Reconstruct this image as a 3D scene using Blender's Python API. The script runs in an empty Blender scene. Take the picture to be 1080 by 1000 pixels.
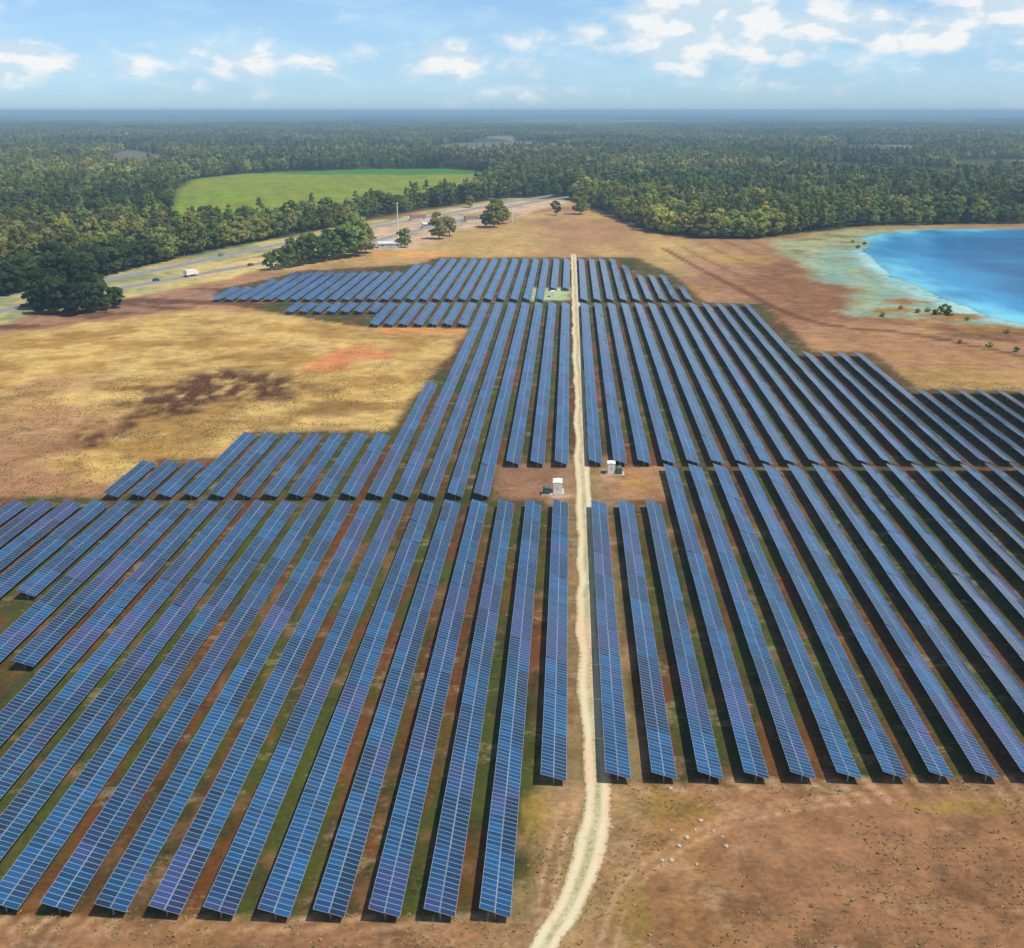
import bpy, math, random
import numpy as np
from mathutils import Vector, Matrix

random.seed(7)
RNG = np.random.default_rng(11)
sc = bpy.context.scene
C = sc.collection

# ------------------------------------------------------------------ camera, world, sun, exposure
W0, H0 = 1080.0, 1000.0
FPX, CH = 1200.0, 90.0                       # focal length in photo pixels, camera height (m)
HY, VX = 117.0, 602.0                        # horizon row and vanishing column of the panel rows
TH = math.atan((500 - HY) / FPX)             # pitch below the horizon
PSI = math.atan((VX - 540) * math.cos(TH) / FPX)
cf = Vector((-math.sin(PSI) * math.cos(TH), math.cos(PSI) * math.cos(TH), -math.sin(TH)))
cr = Vector((math.cos(PSI), math.sin(PSI), 0.0))
cu = cr.cross(cf)
cam_d = bpy.data.cameras.new('camera')
cam = bpy.data.objects.new('camera', cam_d); C.objects.link(cam)
cam.matrix_world = Matrix(((cr.x, cu.x, -cf.x, 0), (cr.y, cu.y, -cf.y, 0), (cr.z, cu.z, -cf.z, CH), (0, 0, 0, 1)))
cam_d.sensor_fit = 'HORIZONTAL'; cam_d.sensor_width = 36.0; cam_d.lens = 36.0 * FPX / W0
cam_d.clip_start = 0.5; cam_d.clip_end = 200000
sc.camera = cam
sc.view_settings.view_transform = 'Standard'; sc.view_settings.look = 'None'
sc.view_settings.gamma = 1.0; sc.view_settings.exposure = 0.0
try: sc.view_settings.use_curve_mapping = False
except Exception: pass
sc.render.engine = 'CYCLES'
sc.cycles.max_bounces = 5; sc.cycles.diffuse_bounces = 3; sc.cycles.glossy_bounces = 3
sc.cycles.transmission_bounces = 2; sc.cycles.volume_bounces = 0; sc.cycles.transparent_max_bounces = 8
sc.cycles.use_denoising = True

SUN_EL, SUN_AZ = math.radians(60), math.radians(110)      # azimuth measured from +Y towards +X
sun_dir = Vector((math.sin(SUN_AZ) * math.cos(SUN_EL), math.cos(SUN_AZ) * math.cos(SUN_EL), math.sin(SUN_EL)))
sl = bpy.data.lights.new('sun', 'SUN'); sl.energy = 4.6; sl.angle = math.radians(0.5); sl.color = (1.0, 0.94, 0.84)
so = bpy.data.objects.new('sun', sl); C.objects.link(so)
so.rotation_euler = (-sun_dir).to_track_quat('-Z', 'Y').to_euler(); so.location = (300, 200, 500)


class NT:
    """small helper around a node tree"""
    def __init__(s, tree): s.t = tree; s.t.nodes.clear()
    def n(s, typ, **kw):
        nd = s.t.nodes.new(typ)
        for k, v in kw.items(): setattr(nd, k, v)
        return nd
    def put(s, sock, v):
        if isinstance(v, bpy.types.NodeSocket): s.t.links.new(v, sock)
        elif isinstance(v, (tuple, list)):
            n = len(sock.default_value); v = tuple(v)
            sock.default_value = (v + (1.0,))[:n] if len(v) < n else v[:n]
        else: sock.default_value = v
    def m(s, op, a, b=0.0, c=None, clamp=False):
        nd = s.n('ShaderNodeMath', operation=op, use_clamp=clamp)
        s.put(nd.inputs[0], a); s.put(nd.inputs[1], b)
        if c is not None: s.put(nd.inputs[2], c)
        return nd.outputs[0]
    def mix(s, f, a, b, blend='MIX'):
        nd = s.n('ShaderNodeMix', data_type='RGBA', blend_type=blend)
        s.put(nd.inputs[0], f); s.put(nd.inputs[6], a); s.put(nd.inputs[7], b)
        return nd.outputs[2]
    def noise(s, vec, scale, detail=3.0, rough=0.55, dist=0.0):
        nd = s.n('ShaderNodeTexNoise'); s.put(nd.inputs['Vector'], vec)
        nd.inputs['Scale'].default_value = scale; nd.inputs['Detail'].default_value = detail
        nd.inputs['Roughness'].default_value = rough; nd.inputs['Distortion'].default_value = dist
        return nd.outputs['Fac']
    def ramp(s, f, lo, hi, a=0.0, b=1.0, smooth=True):
        nd = s.n('ShaderNodeMapRange', interpolation_type='SMOOTHSTEP' if smooth else 'LINEAR')
        s.put(nd.inputs[0], f); nd.inputs[1].default_value = lo; nd.inputs[2].default_value = hi
        nd.inputs[3].default_value = a; nd.inputs[4].default_value = b
        return nd.outputs[0]
    def mapping(s, vec, scale=(1, 1, 1), loc=(0, 0, 0)):
        nd = s.n('ShaderNodeMapping'); s.put(nd.inputs[0], vec)
        nd.inputs['Location'].default_value = loc; nd.inputs['Scale'].default_value = scale
        return nd.outputs[0]


def lin(c):
    return tuple(v / 12.92 if v <= 0.04045 else ((v + 0.055) / 1.055) ** 2.4 for v in c)


def alb(c, k=1.3):
    return tuple(v / k for v in lin(c))


def pix_dir(px, py):
    return (cf + cr * ((px - 540) / FPX) + cu * ((500 - py) / FPX)).normalized()


# world: Nishita sky with clouds laid out by direction
world = bpy.data.worlds.new('World'); sc.world = world; world.use_nodes = True
w = NT(world.node_tree)
sky = w.n('ShaderNodeTexSky', sky_type='NISHITA', sun_disc=False)
sky.sun_elevation = SUN_EL; sky.sun_rotation = SUN_AZ
sky.air_density = 1.0; sky.dust_density = 0.25; sky.ozone_density = 3.0; sky.altitude = 50
tc = w.n('ShaderNodeTexCoord'); sp = w.n('ShaderNodeSeparateXYZ'); w.put(sp.inputs[0], tc.outputs['Generated'])
az = w.m('ARCTAN2', sp.outputs[0], sp.outputs[1]); el = w.m('ARCSINE', sp.outputs[2])
cv = w.n('ShaderNodeCombineXYZ'); w.put(cv.inputs[0], az); w.put(cv.inputs[1], w.m('MULTIPLY', el, 1.9)); cvec = cv.outputs[0]
BLOBS = [  # px, py, half width, half height, strength
    (738, 20, 48, 30, 1.35), (790, 34, 56, 20, 1.2), (690, 30, 40, 16, .8), (895, 20, 40, 14, 1.1), (860, 26, 26, 10, 0.6), (975, 40, 44, 12, 0.85),
    (1050, 12, 60, 20, 0.95), (1020, 36, 45, 12, 0.5), (640, 40, 34, 13, 0.62), (570, 46, 34, 10, 0.5), (548, 71, 22, 8, 0.7),
    (478, 64, 24, 15, 0.98), (262, 62, 30, 15, 0.78), (325, 64, 30, 12, 0.6), (210, 52, 34, 10, 0.5), (150, 70, 34, 8, 0.66),
    (14, 60, 30, 14, 1.0), (66, 68, 30, 9, 0.7), (205, 90, 26, 6, 0.5), (560, 96, 46, 6, 0.42), (980, 72, 60, 8, 0.4),
    (430, 58, 40, 9, 0.45), (700, 45, 40, 12, 0.5), (800, 88, 60, 6, 0.33), (900, 60, 60, 8, 0.4)]
cover = None
for (bx_, by_, sx_, sy_, st_) in BLOBS:
    d = pix_dir(bx_, by_)
    a0, e0 = math.atan2(d.x, d.y), math.asin(d.z)
    u = w.m('MULTIPLY', w.m('SUBTRACT', az, a0), FPX / sx_)
    v = w.m('MULTIPLY', w.m('SUBTRACT', el, e0), FPX / sy_)
    r2 = w.m('ADD', w.m('MULTIPLY', u, u), w.m('MULTIPLY', v, v))
    g = w.m('MULTIPLY', w.m('POWER', 2.718, w.m('MULTIPLY', r2, -0.42)), st_)
    cover = g if cover is None else w.m('MAXIMUM', cover, g)
n1 = w.noise(cvec, 24.0, 6.0, 0.56, 0.2)
n2 = w.noise(w.mapping(cvec, (1, 1, 1), (0.012, -0.018, 0)), 24.0, 6.0, 0.56, 0.2)
nbig = w.noise(cvec, 5.0, 3.0, 0.5)
refl_bank = w.m('MULTIPLY', w.m('MULTIPLY', w.ramp(az, 0.43, 0.52), w.ramp(az, 1.3, 1.8, 1.0, 0.0)), w.ramp(el, 0.06, 0.26, 1.15, 0.0))   # cloud bank added unseen at right to grey the panel reflections
high = w.m('MULTIPLY', w.ramp(el, 0.10, 0.2), w.ramp(nbig, 0.5, 0.75))       # scattered clouds added unseen above the frame to vary reflections
cov = w.m('ADD', w.m('MAXIMUM', w.m('MAXIMUM', cover, refl_bank), high), w.m('MULTIPLY', w.m('SUBTRACT', n1, 0.5), 1.7))
mask = w.ramp(cov, 0.12, 0.86)
veil = w.m('MULTIPLY', w.ramp(w.noise(w.mapping(cvec, (1, 2.2, 1)), 9.0, 5.0, 0.6), 0.42, 0.75), w.ramp(el, 0.0, 0.03))
shade = w.ramp(w.m('SUBTRACT', n2, n1), -0.10, 0.08, 1.0, 0.0)
lowsky = w.mix(w.ramp(el, 0.10, 0.45, 1.0, 0.0), (1, 1, 1.05), (0.86, 1.08, 1.42))
lowsky = w.mix(w.ramp(el, -0.02, 0.09, 1.0, 0.0), lowsky, (0.72, 1.07, 1.72))          # clear blue towards the horizon
skyc = w.mix(1.0, sky.outputs[0], lowsky, 'MULTIPLY')
cloudc = w.mix(shade, (6.6, 7.9, 8.8), (10.2, 9.9, 9.5))
skyc = w.mix(w.m('MULTIPLY', veil, 0.55), skyc, (6.0, 8.4, 9.9))
skyc = w.mix(w.m('MULTIPLY', mask, 0.82), skyc, cloudc)
bg = w.n('ShaderNodeBackground'); w.put(bg.inputs[0], skyc); bg.inputs[1].default_value = 0.10
wo = w.n('ShaderNodeOutputWorld'); w.put(wo.inputs[0], bg.outputs[0])

# ------------------------------------------------------------------ pixel <-> ground helpers
def G(px, py, z=0.0):
    """world point at height z seen at photo pixel (px, py)"""
    d = pix_dir(px, py); t = (z - CH) / d.z
    return (d.x * t, d.y * t)


def GP(pts, z=0.0):
    return np.array([G(x, y, z) for x, y in pts])


def yat(X, py, z):
    """world Y of the point with world X and height z on photo row py"""
    yr = py - 500
    A = [FPX * cu[i] + yr * cf[i] for i in range(3)]
    return -(X * A[0] + (z - CH) * A[2]) / A[1]


def _h(ix, iy, s):
    n = (ix.astype(np.int64) * 374761393 + iy.astype(np.int64) * 668265263 + s * 974711) & 0xffffffff
    n = ((n ^ (n >> 13)) * 1274126177) & 0xffffffff
    return ((n ^ (n >> 16)) & 0xffff) / 65535.0


def vnoise(x, y, s=0):
    ix, iy = np.floor(x), np.floor(y); fx, fy = x - ix, y - iy
    fx = fx * fx * (3 - 2 * fx); fy = fy * fy * (3 - 2 * fy)
    a, b = _h(ix, iy, s), _h(ix + 1, iy, s); c, d = _h(ix, iy + 1, s), _h(ix + 1, iy + 1, s)
    return (a * (1 - fx) + b * fx) * (1 - fy) + (c * (1 - fx) + d * fx) * fy


def fbm(x, y, s=0, o=4):
    t = np.zeros_like(x); a, n = 0.5, 0.0
    for k in range(o):
        t += a * vnoise(x * 2 ** k + 13.7 * k, y * 2 ** k, s + k); n += a; a *= 0.55
    return t / n


def inside(P, x, y):
    r = np.zeros(x.shape, bool); j = len(P) - 1
    for i in range(len(P)):
        xi, yi = P[i]; xj, yj = P[j]
        if yi != yj: r ^= ((yi > y) != (yj > y)) & (x < (xj - xi) * (y - yi) / (yj - yi) + xi)
        j = i
    return r


def dline(P, x, y, closed=True):
    """distance to a polyline"""
    best = np.full(x.shape, 1e9); n = len(P)
    for i in range(n if closed else n - 1):
        a, b = P[i], P[(i + 1) % n]; d = b - a; L = max(float(d @ d), 1e-9)
        t = np.clip(((x - a[0]) * d[0] + (y - a[1]) * d[1]) / L, 0, 1)
        best = np.minimum(best, np.hypot(x - a[0] - t * d[0], y - a[1] - t * d[1]))
    return best


def sdist(P, x, y):
    d = dline(P, x, y); return np.where(inside(P, x, y), d, -d)


# ------------------------------------------------------------------ object helpers
def link(name, me, mat=None, parent=None, **props):
    o = bpy.data.objects.new(name, me); C.objects.link(o)
    if mat is not None and me is not None and not me.materials: me.materials.append(mat)
    if parent is not None: o.parent = parent
    for k, v in props.items():
        if v: o[k] = v
    return o


def empty(name, loc, rz=0.0, **props):
    o = bpy.data.objects.new(name, None); C.objects.link(o)
    o.location = loc; o.rotation_euler = (0, 0, rz); o.empty_display_size = 0.5
    for k, v in props.items():
        if v: o[k] = v
    return o


class MB:
    def __init__(s): s.v = []; s.f = []
    def box(s, x0, x1, y0, y1, z0, z1, M=None):
        b = len(s.v)
        P = [(x0, y0, z0), (x1, y0, z0), (x1, y1, z0), (x0, y1, z0), (x0, y0, z1), (x1, y0, z1), (x1, y1, z1), (x0, y1, z1)]
        if M is not None: P = [tuple(M @ Vector(p)) for p in P]
        s.v += P
        s.f += [tuple(b + i for i in q) for q in ((3, 2, 1, 0), (4, 5, 6, 7), (0, 1, 5, 4), (1, 2, 6, 5), (2, 3, 7, 6), (3, 0, 4, 7))]
        return s
    def prism(s, pts, y0, y1):
        """pts = (x, z) outline, extruded along Y"""
        b = len(s.v); n = len(pts)
        s.v += [(x, y0, z) for x, z in pts] + [(x, y1, z) for x, z in pts]
        s.f.append(tuple(b + i for i in range(n))); s.f.append(tuple(b + n + n - 1 - i for i in range(n)))
        for i in range(n):
            j = (i + 1) % n; s.f.append((b + j, b + i, b + n + i, b + n + j))
        return s
    def tube(s, p0, p1, r0, r1, n=8, cap=True):
        p0, p1 = Vector(p0), Vector(p1); d = (p1 - p0).normalized()
        a = d.orthogonal().normalized(); c = d.cross(a); b = len(s.v)
        for p, r in ((p0, r0), (p1, r1)):
            for k in range(n):
                t = 2 * math.pi * k / n; s.v.append(tuple(p + a * (math.cos(t) * r) + c * (math.sin(t) * r)))
        for k in range(n):
            j = (k + 1) % n; s.f.append((b + k, b + j, b + n + j, b + n + k))
        if cap:
            s.f.append(tuple(b + n - 1 - k for k in range(n))); s.f.append(tuple(b + n + k for k in range(n)))
        return s
    def mesh(s, name):
        me = bpy.data.meshes.new(name); me.from_pydata(s.v, [], s.f); me.update(); return me
    def build(s, name, mat, parent=None, **props):
        return link(name, s.mesh(name), mat, parent, **props)


def grid_mesh(name, V, nr, ncol, keep=None):
    """V: (nr*ncol, 3) array, quads between neighbours"""
    i = np.arange(nr - 1)[:, None] * ncol + np.arange(ncol - 1)[None, :]
    Q = np.stack([i, i + 1, i + ncol + 1, i + ncol], -1).reshape(-1, 4)
    if keep is not None: Q = Q[keep[Q].all(1)]
    me = bpy.data.meshes.new(name)
    me.vertices.add(len(V)); me.vertices.foreach_set('co', V.astype(np.float32).ravel())
    me.loops.add(Q.size); me.loops.foreach_set('vertex_index', Q.astype(np.int32).ravel())
    me.polygons.add(len(Q)); me.polygons.foreach_set('loop_start', np.arange(0, Q.size, 4, dtype=np.int32))
    me.polygons.foreach_set('loop_total', np.full(len(Q), 4, np.int32))
    me.update(calc_edges=True); me.validate()
    return me


def col_attr(me, name, rgb):
    a = me.color_attributes.new(name, 'FLOAT_COLOR', 'POINT')
    d = np.ones((len(rgb), 4), np.float32); d[:, :3] = rgb; a.data.foreach_set('color', d.ravel())


def mat_new(name):
    m = bpy.data.materials.new(name); m.use_nodes = True; return m, NT(m.node_tree)


def pbsdf(nt, color, rough=0.8, metal=0.0, spec=0.5, normal=None, coat=0.0, coat_rough=0.03):
    b = nt.n('ShaderNodeBsdfPrincipled'); nt.put(b.inputs['Base Color'], color); nt.put(b.inputs['Roughness'], rough)
    nt.put(b.inputs['Metallic'], metal); b.inputs['Specular IOR Level'].default_value = spec
    if coat: b.inputs['Coat Weight'].default_value = coat; b.inputs['Coat Roughness'].default_value = coat_rough
    if normal is not None: nt.put(b.inputs['Normal'], normal)
    o = nt.n('ShaderNodeOutputMaterial'); nt.put(o.inputs[0], b.outputs[0]); return b


def bump(nt, h, strength=0.3, dist=0.1):
    b = nt.n('ShaderNodeBump'); b.inputs['Strength'].default_value = strength; b.inputs['Distance'].default_value = dist
    nt.put(b.inputs['Height'], h); return b.outputs[0]


def simple(name, c, rough=0.7, metal=0.0, var=0.12, scale=1.5):
    m, nt = mat_new(name); t = nt.n('ShaderNodeTexCoord')
    n = nt.noise(t.outputs['Object'], scale, 4)
    col = nt.mix(n, tuple(v * (1 - var) for v in c), tuple(min(1, v * (1 + var)) for v in c))
    pbsdf(nt, col, rough, metal); return m

# ------------------------------------------------------------------ layout of the land, from photo landmarks
OPEN = GP([(-420, 430), (-200, 352), (0, 313), (110, 291), (210, 268), (350, 241), (392, 231), (440, 223), (500, 214), (540, 209), (600, 211),
           (640, 224), (690, 246), (740, 251), (790, 253), (835, 247), (870, 244), (905, 239), (1000, 237), (1090, 236), (1400, 236), (1500, 330), (1700, 1000),
           (540, 1900), (-900, 1000)])
FIELD = GP([(176, 246), (215, 245), (280, 240), (340, 232), (400, 222), (455, 214), (505, 202), (518, 182), (470, 178), (380, 178.5), (260, 183), (205, 189), (188, 198)])
SOLAR = GP([(-500, 975), (-30, 966), (560, 970), (574, 824), (1100, 822), (1500, 820), (1500, 415), (1085, 413), (968, 411), (918, 372), (856, 371),
            (806, 321), (742, 319), (712, 292), (672, 272), (462, 272), (442, 279), (318, 286), (282, 295), (228, 306), (228, 319), (298, 331),
            (380, 344), (498, 346), (452, 404), (412, 455), (264, 456), (246, 484), (168, 486), (130, 524), (-300, 529)])
LAKE = GP([(908, 252), (925, 246), (960, 243.5), (1010, 242), (1080, 242), (1300, 242), (1600, 262), (1500, 372), (1080, 343), (1030, 331), (985, 315),
           (950, 298), (925, 280), (912, 266)])
FLATS = GP([(812, 257), (850, 249), (885, 243), (930, 239.5), (960, 240), (1090, 240), (1700, 240), (1700, 420), (1080, 347), (1010, 341), (960, 333), (905, 332), (900, 318),
            (905, 306), (868, 296), (842, 278)])
SAND = GP([(386, 264), (388, 240), (420, 232), (470, 222), (536, 212), (600, 208), (604, 215), (560, 224), (520, 236), (470, 247), (440, 262)])
CLEAR = [GP([(425, 158), (480, 151), (560, 149), (600, 153), (585, 160), (500, 163)]), GP([(112, 176), (118, 163), (140, 158), (178, 166), (170, 176), (140, 181)]),
         GP([(880, 158), (930, 156), (975, 160), (950, 166), (900, 165)]), GP([(200, 150), (245, 147), (255, 152), (215, 155)])]
TRACK_PX = [(380, 1600), (480, 1240), (530, 1100), (574, 1000), (600, 955), (622, 900), (629, 850), (627, 780), (622, 700), (619, 600), (617, 530), (614, 470), (611, 400), (607.5, 330), (606, 290), (604.5, 268)]
ROAD1_PX = [(-500, 470), (-260, 388), (-60, 342), (30, 322), (100, 309), (200, 291), (290, 275), (350, 263), (395, 254), (440, 243), (500, 229), (545, 217), (590, 209), (660, 202)]
ROAD2_PX = [(-480, 430), (-240, 366), (-60, 325), (20, 309), (100, 297), (180, 282), (260, 265), (320, 253), (380, 242), (425, 234), (490, 222), (535, 213.5), (585, 206)]
PATH_PX = [(700, 262), (735, 282), (780, 305), (830, 330), (880, 344), (960, 352), (1080, 376), (1300, 420)]


def smooth_line(P, n=6):
    out = []
    for i in range(len(P) - 1):
        p0, p1, p2, p3 = P[max(i - 1, 0)], P[i], P[i + 1], P[min(i + 2, len(P) - 1)]
        for k in range(n):
            t = k / n
            out.append(0.5 * (2 * p1 + (p2 - p0) * t + (2 * p0 - 5 * p1 + 4 * p2 - p3) * t * t + (3 * p1 - p0 - 3 * p2 + p3) * t ** 3))
    out.append(P[-1]); return np.array(out)


TRACK = smooth_line(GP(TRACK_PX)); ROAD1 = smooth_line(GP(ROAD1_PX)); ROAD2 = smooth_line(GP(ROAD2_PX)); PATH = smooth_line(GP(PATH_PX), 4)

# ------------------------------------------------------------------ ground
ND, NA = 880, 640
dist = 20 * (70000 / 20) ** (np.linspace(0, 1, ND) ** 1.0)
ang = np.radians(np.linspace(-62, 62, NA)) - PSI
DD, AA = np.meshgrid(dist, ang, indexing='ij')
gx, gy = (DD * np.sin(AA)).ravel(), (DD * np.cos(AA)).ravel()


def ss(d, w_):
    t = np.clip(d / w_ * 0.5 + 0.5, 0, 1); return (t * t * (3 - 2 * t))[:, None]


def blob(px, py, sx, sy, jit=0.8, s=0):
    """soft irregular patch centred on a photo pixel; radii in photo pixels there"""
    c = np.array(G(px, py)); rx = abs(G(px + sx, py)[0] - c[0]); ry = abs(G(px, py - sy)[1] - c[1])
    r = np.hypot((gx - c[0]) / rx, (gy - c[1]) / ry)
    r = r + (fbm(gx / (rx * .5), gy / (ry * .5), 50 + s, 5) - 0.5) * jit * 2
    return np.clip((1.15 - r) / 0.5, 0, 1)[:, None]


def paint(col, mask, c): return col * (1 - mask) + np.array(c) * mask


A_TAN, A_TAN2 = alb((0.83, 0.69, 0.40)), alb((0.69, 0.53, 0.26))
A_BROWN, A_BROWN2, A_DARK = alb((0.69, 0.51, 0.35)), alb((0.55, 0.375, 0.23)), alb((0.36, 0.20, 0.09))
f1 = fbm(gx / 60, gy / 90, 1, 5); f2 = fbm(gx / 14, gy / 22, 2, 5); f3 = fbm(gx / 160, gy / 260, 3, 4); f4 = fbm(gx / 4, gy / 6, 4, 4)
col = np.tile(np.array(alb((0.24, 0.28, 0.15))), (len(gx), 1))                # forest floor
# far country: patchwork of woods, clearings and bare fields
far = (DD.ravel() > 2200)[:, None]
pat = fbm(gx / 1100, gy / 2400, 8, 3)
col = np.where(far & (pat > 0.60)[:, None], np.array(alb((0.52, 0.46, 0.38))), col)
# open land
sd = sdist(OPEN, gx, gy)
land = np.tile(np.array(A_BROWN), (len(gx), 1)); land = paint(land, np.clip((f1 - 0.42) * 4, 0, 1)[:, None], A_BROWN2)
land = paint(land, np.clip((f2 - 0.55) * 3, 0, 0.6)[:, None], A_TAN2)
MEAD = GP([(-300, 350), (0, 352), (90, 340), (230, 327), (300, 331), (385, 347), (498, 347), (452, 404), (412, 453), (264, 455), (246, 482), (168, 484), (120, 505), (60, 492), (-40, 470), (-300, 520)])
land = paint(land, ss(sdist(MEAD, gx, gy) + (f2 - 0.5) * 26, 7) * 1.0, A_TAN)
land = paint(land, ss(sdist(MEAD, gx, gy) + (f2 - 0.5) * 26, 7) * np.clip((fbm(gx / 16, gy / 10, 21, 5) - 0.42) * 4.5, 0, 1)[:, None], A_TAN2)
for k, b in enumerate([(240, 410, 80, 17), (180, 428, 50, 12), (95, 455, 42, 16), (130, 405, 36, 8), (250, 395, 60, 8), (350, 430, 50, 9)]):
    land = paint(land, blob(*b, s=k) * (1.0 if k < 3 else 0.45) * np.clip((f4 - 0.25) * 4, 0, 1)[:, None], A_DARK)
land = paint(land, blob(20, 470, 80, 42, s=11) * 0.85, A_BROWN)
land = paint(land, blob(30, 420, 50, 30, s=12) * 0.5, A_BROWN)
land = paint(land, blob(380, 372, 34, 9, s=13) * 0.75, alb((0.84, 0.52, 0.33)))
land = paint(land, blob(345, 385, 28, 9, s=14) * 0.75, alb((0.82, 0.50, 0.30)))
land = paint(land, blob(440, 349, 60, 4, s=15) * 0.8, alb((0.88, 0.58, 0.32)))
NORTH = GP([(280, 284), (300, 275), (400, 262), (470, 246), (520, 236), (572, 222), (640, 224), (700, 248), (760, 262), (700, 290), (668, 271), (460, 271), (440, 278), (310, 286)])
land = paint(land, ss(sdist(NORTH, gx, gy) + (f2 - 0.5) * 50, 22) * 0.85, alb((0.78, 0.65, 0.38)))
land = paint(land, blob(620, 245, 70, 18, 0.6, s=16) * 0.9, A_BROWN)
land = paint(land, blob(430, 269, 50, 4, s=17) * 0.7, alb((0.90, 0.62, 0.33)))
land = paint(land, blob(1000, 400, 90, 12, s=18) * 0.8, alb((0.70, 0.57, 0.30)))
land = paint(land, blob(900, 385, 40, 8, s=19) * 0.6, alb((0.72, 0.60, 0.34)))
land = paint(land, blob(775, 272, 40, 6, s=20) * 0.8, alb((0.72, 0.58, 0.28)))
land = paint(land, blob(700, 288, 34, 5, s=23) * 0.6, alb((0.56, 0.56, 0.32)))
land = paint(land, blob(1040, 352, 70, 8, s=22) * 0.65, A_DARK)
for k in range(9):                                                                  # faint vehicle tracks parallel to the perimeter
    off = 6 + k * 11
    dl = np.abs(dline(PATH + np.array([off * 0.75, off]) * 1.0, gx, gy, False) + (f1 - 0.5) * 4)
    land = paint(land, np.clip(1.2 - dl / 1.7, 0, 1)[:, None] * (0.5 if k % 2 else 0.3), A_DARK if k % 2 else alb((0.76, 0.6, 0.46)))
dl = dline(PATH, gx, gy, False); land = paint(land, np.clip(1.6 - dl / 1.6, 0, 0.8)[:, None], A_DARK)
# brown band along the highway, verges
BAND = GP([(-400, 420), (0, 333), (130, 316), (235, 300), (236, 322), (120, 334), (0, 352), (-400, 470)])
land = paint(land, ss(sdist(BAND, gx, gy) + (f2 - 0.5) * 12, 5), alb((0.66, 0.49, 0.38)))
land = paint(land, ss(sdist(BAND, gx, gy), 5) * np.clip((fbm(gx / 70 + gy / 100, gy / 9 + gx / 60, 31, 4) - 0.45) * 6, 0, 0.8)[:, None], A_DARK)
dr = np.minimum(dline(ROAD1, gx, gy, False), dline(ROAD2, gx, gy, False))
verge = np.clip((26 + (f2 - 0.5) * 20 - dr) / 5, 0, 1)[:, None]
land = paint(land, verge, alb((0.58, 0.60, 0.42)))
land = paint(land, verge * np.clip((f2 - 0.42) * 5, 0, 1)[:, None], alb((0.78, 0.70, 0.44)))
land = paint(land, verge * blob(245, 285, 52, 16, 0.5, s=33), alb((0.84, 0.74, 0.46)))
land = paint(land, ss(sdist(SAND, gx, gy) + (f2 - 0.5) * 24, 6), alb((0.86, 0.71, 0.58)))
land = paint(land, ss(sdist(SAND, gx, gy), 6) * np.clip((f2 - 0.5) * 5, 0, 0.9)[:, None], alb((0.62, 0.60, 0.42)))
# lake flats
fl = ss(sdist(FLATS, gx, gy) + (f2 - 0.5) * 22, 8)
land = paint(land, fl, alb((0.68, 0.66, 0.46)))
land = paint(land, fl * 0.8 * np.clip((fbm(gx / 45, gy / 20, 41, 4) - 0.36) * 5, 0, 1)[:, None], alb((0.62, 0.66, 0.50)))
land = paint(land, fl * np.clip((fbm(gx / 22, gy / 14, 42, 5) - 0.5) * 7, 0, .85)[:, None], alb((0.52, 0.48, 0.22)))
nearer = ss(G(960, 262)[1] - gy + (f1 - .5) * 60, 40)
shal = ss(sdist(LAKE, gx, gy) + 34 + (f1 - 0.5) * 60, 14) * fl * nearer * np.clip(.35 + (f2 - .35) * 3, .2, .95)[:, None]
shal = shal * np.clip(.3 + 1.4 * fbm(gx / 9, gy / 7, 43, 5), 0, 1)[:, None]
land = paint(land, shal, alb((0.54, 0.68, 0.62)))
land = paint(land, ss(sdist(LAKE, gx, gy) + 7, 5) * nearer, alb((0.62, 0.80, 0.78)))
land = paint(land, ss(gy - G(1000, 242)[1], 4) * fl, alb((0.60, 0.52, 0.33)))
for k, b in enumerate([(955, 318, 26, 3), (1010, 334, 34, 4), (940, 327, 24, 3), (1050, 348, 40, 4)]):
    land = paint(land, blob(*b, s=60 + k), alb((0.62, 0.45, 0.2)))
land = paint(land, blob(900, 330, 16, 4, s=70) * 0.8, alb((0.6, 0.72, 0.62)))
# floor of the solar farm: grass and rusty soil in streaks along the rows
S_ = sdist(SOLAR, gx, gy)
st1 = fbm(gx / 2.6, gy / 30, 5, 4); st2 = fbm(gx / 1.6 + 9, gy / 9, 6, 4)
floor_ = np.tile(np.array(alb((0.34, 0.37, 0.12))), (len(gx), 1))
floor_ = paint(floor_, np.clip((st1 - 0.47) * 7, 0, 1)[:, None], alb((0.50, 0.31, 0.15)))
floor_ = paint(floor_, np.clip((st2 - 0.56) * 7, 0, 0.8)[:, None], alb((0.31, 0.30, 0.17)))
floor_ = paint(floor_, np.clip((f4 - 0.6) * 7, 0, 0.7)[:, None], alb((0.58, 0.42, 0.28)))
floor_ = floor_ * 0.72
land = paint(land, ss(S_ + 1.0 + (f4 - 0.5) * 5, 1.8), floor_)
for (pp, k) in (([(524, 490), (604, 490), (604, 527), (521, 527)], 0), ([(628, 492), (706, 492), (712, 527), (630, 527)], 1)):
    land = paint(land, ss(sdist(GP(pp), gx, gy) + (f4 - 0.5) * 4, 2), A_BROWN if k else alb((0.58, 0.42, 0.31)))
land = paint(land, blob(672, 510, 20, 8, s=80) * 0.7, A_TAN2)
land = paint(land, ss(sdist(GP([(558, 304), (602, 303), (602, 317), (556, 317)]), gx, gy) + (f4 - .5) * 6, 3), alb((0.74, 0.78, 0.56)))
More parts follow.
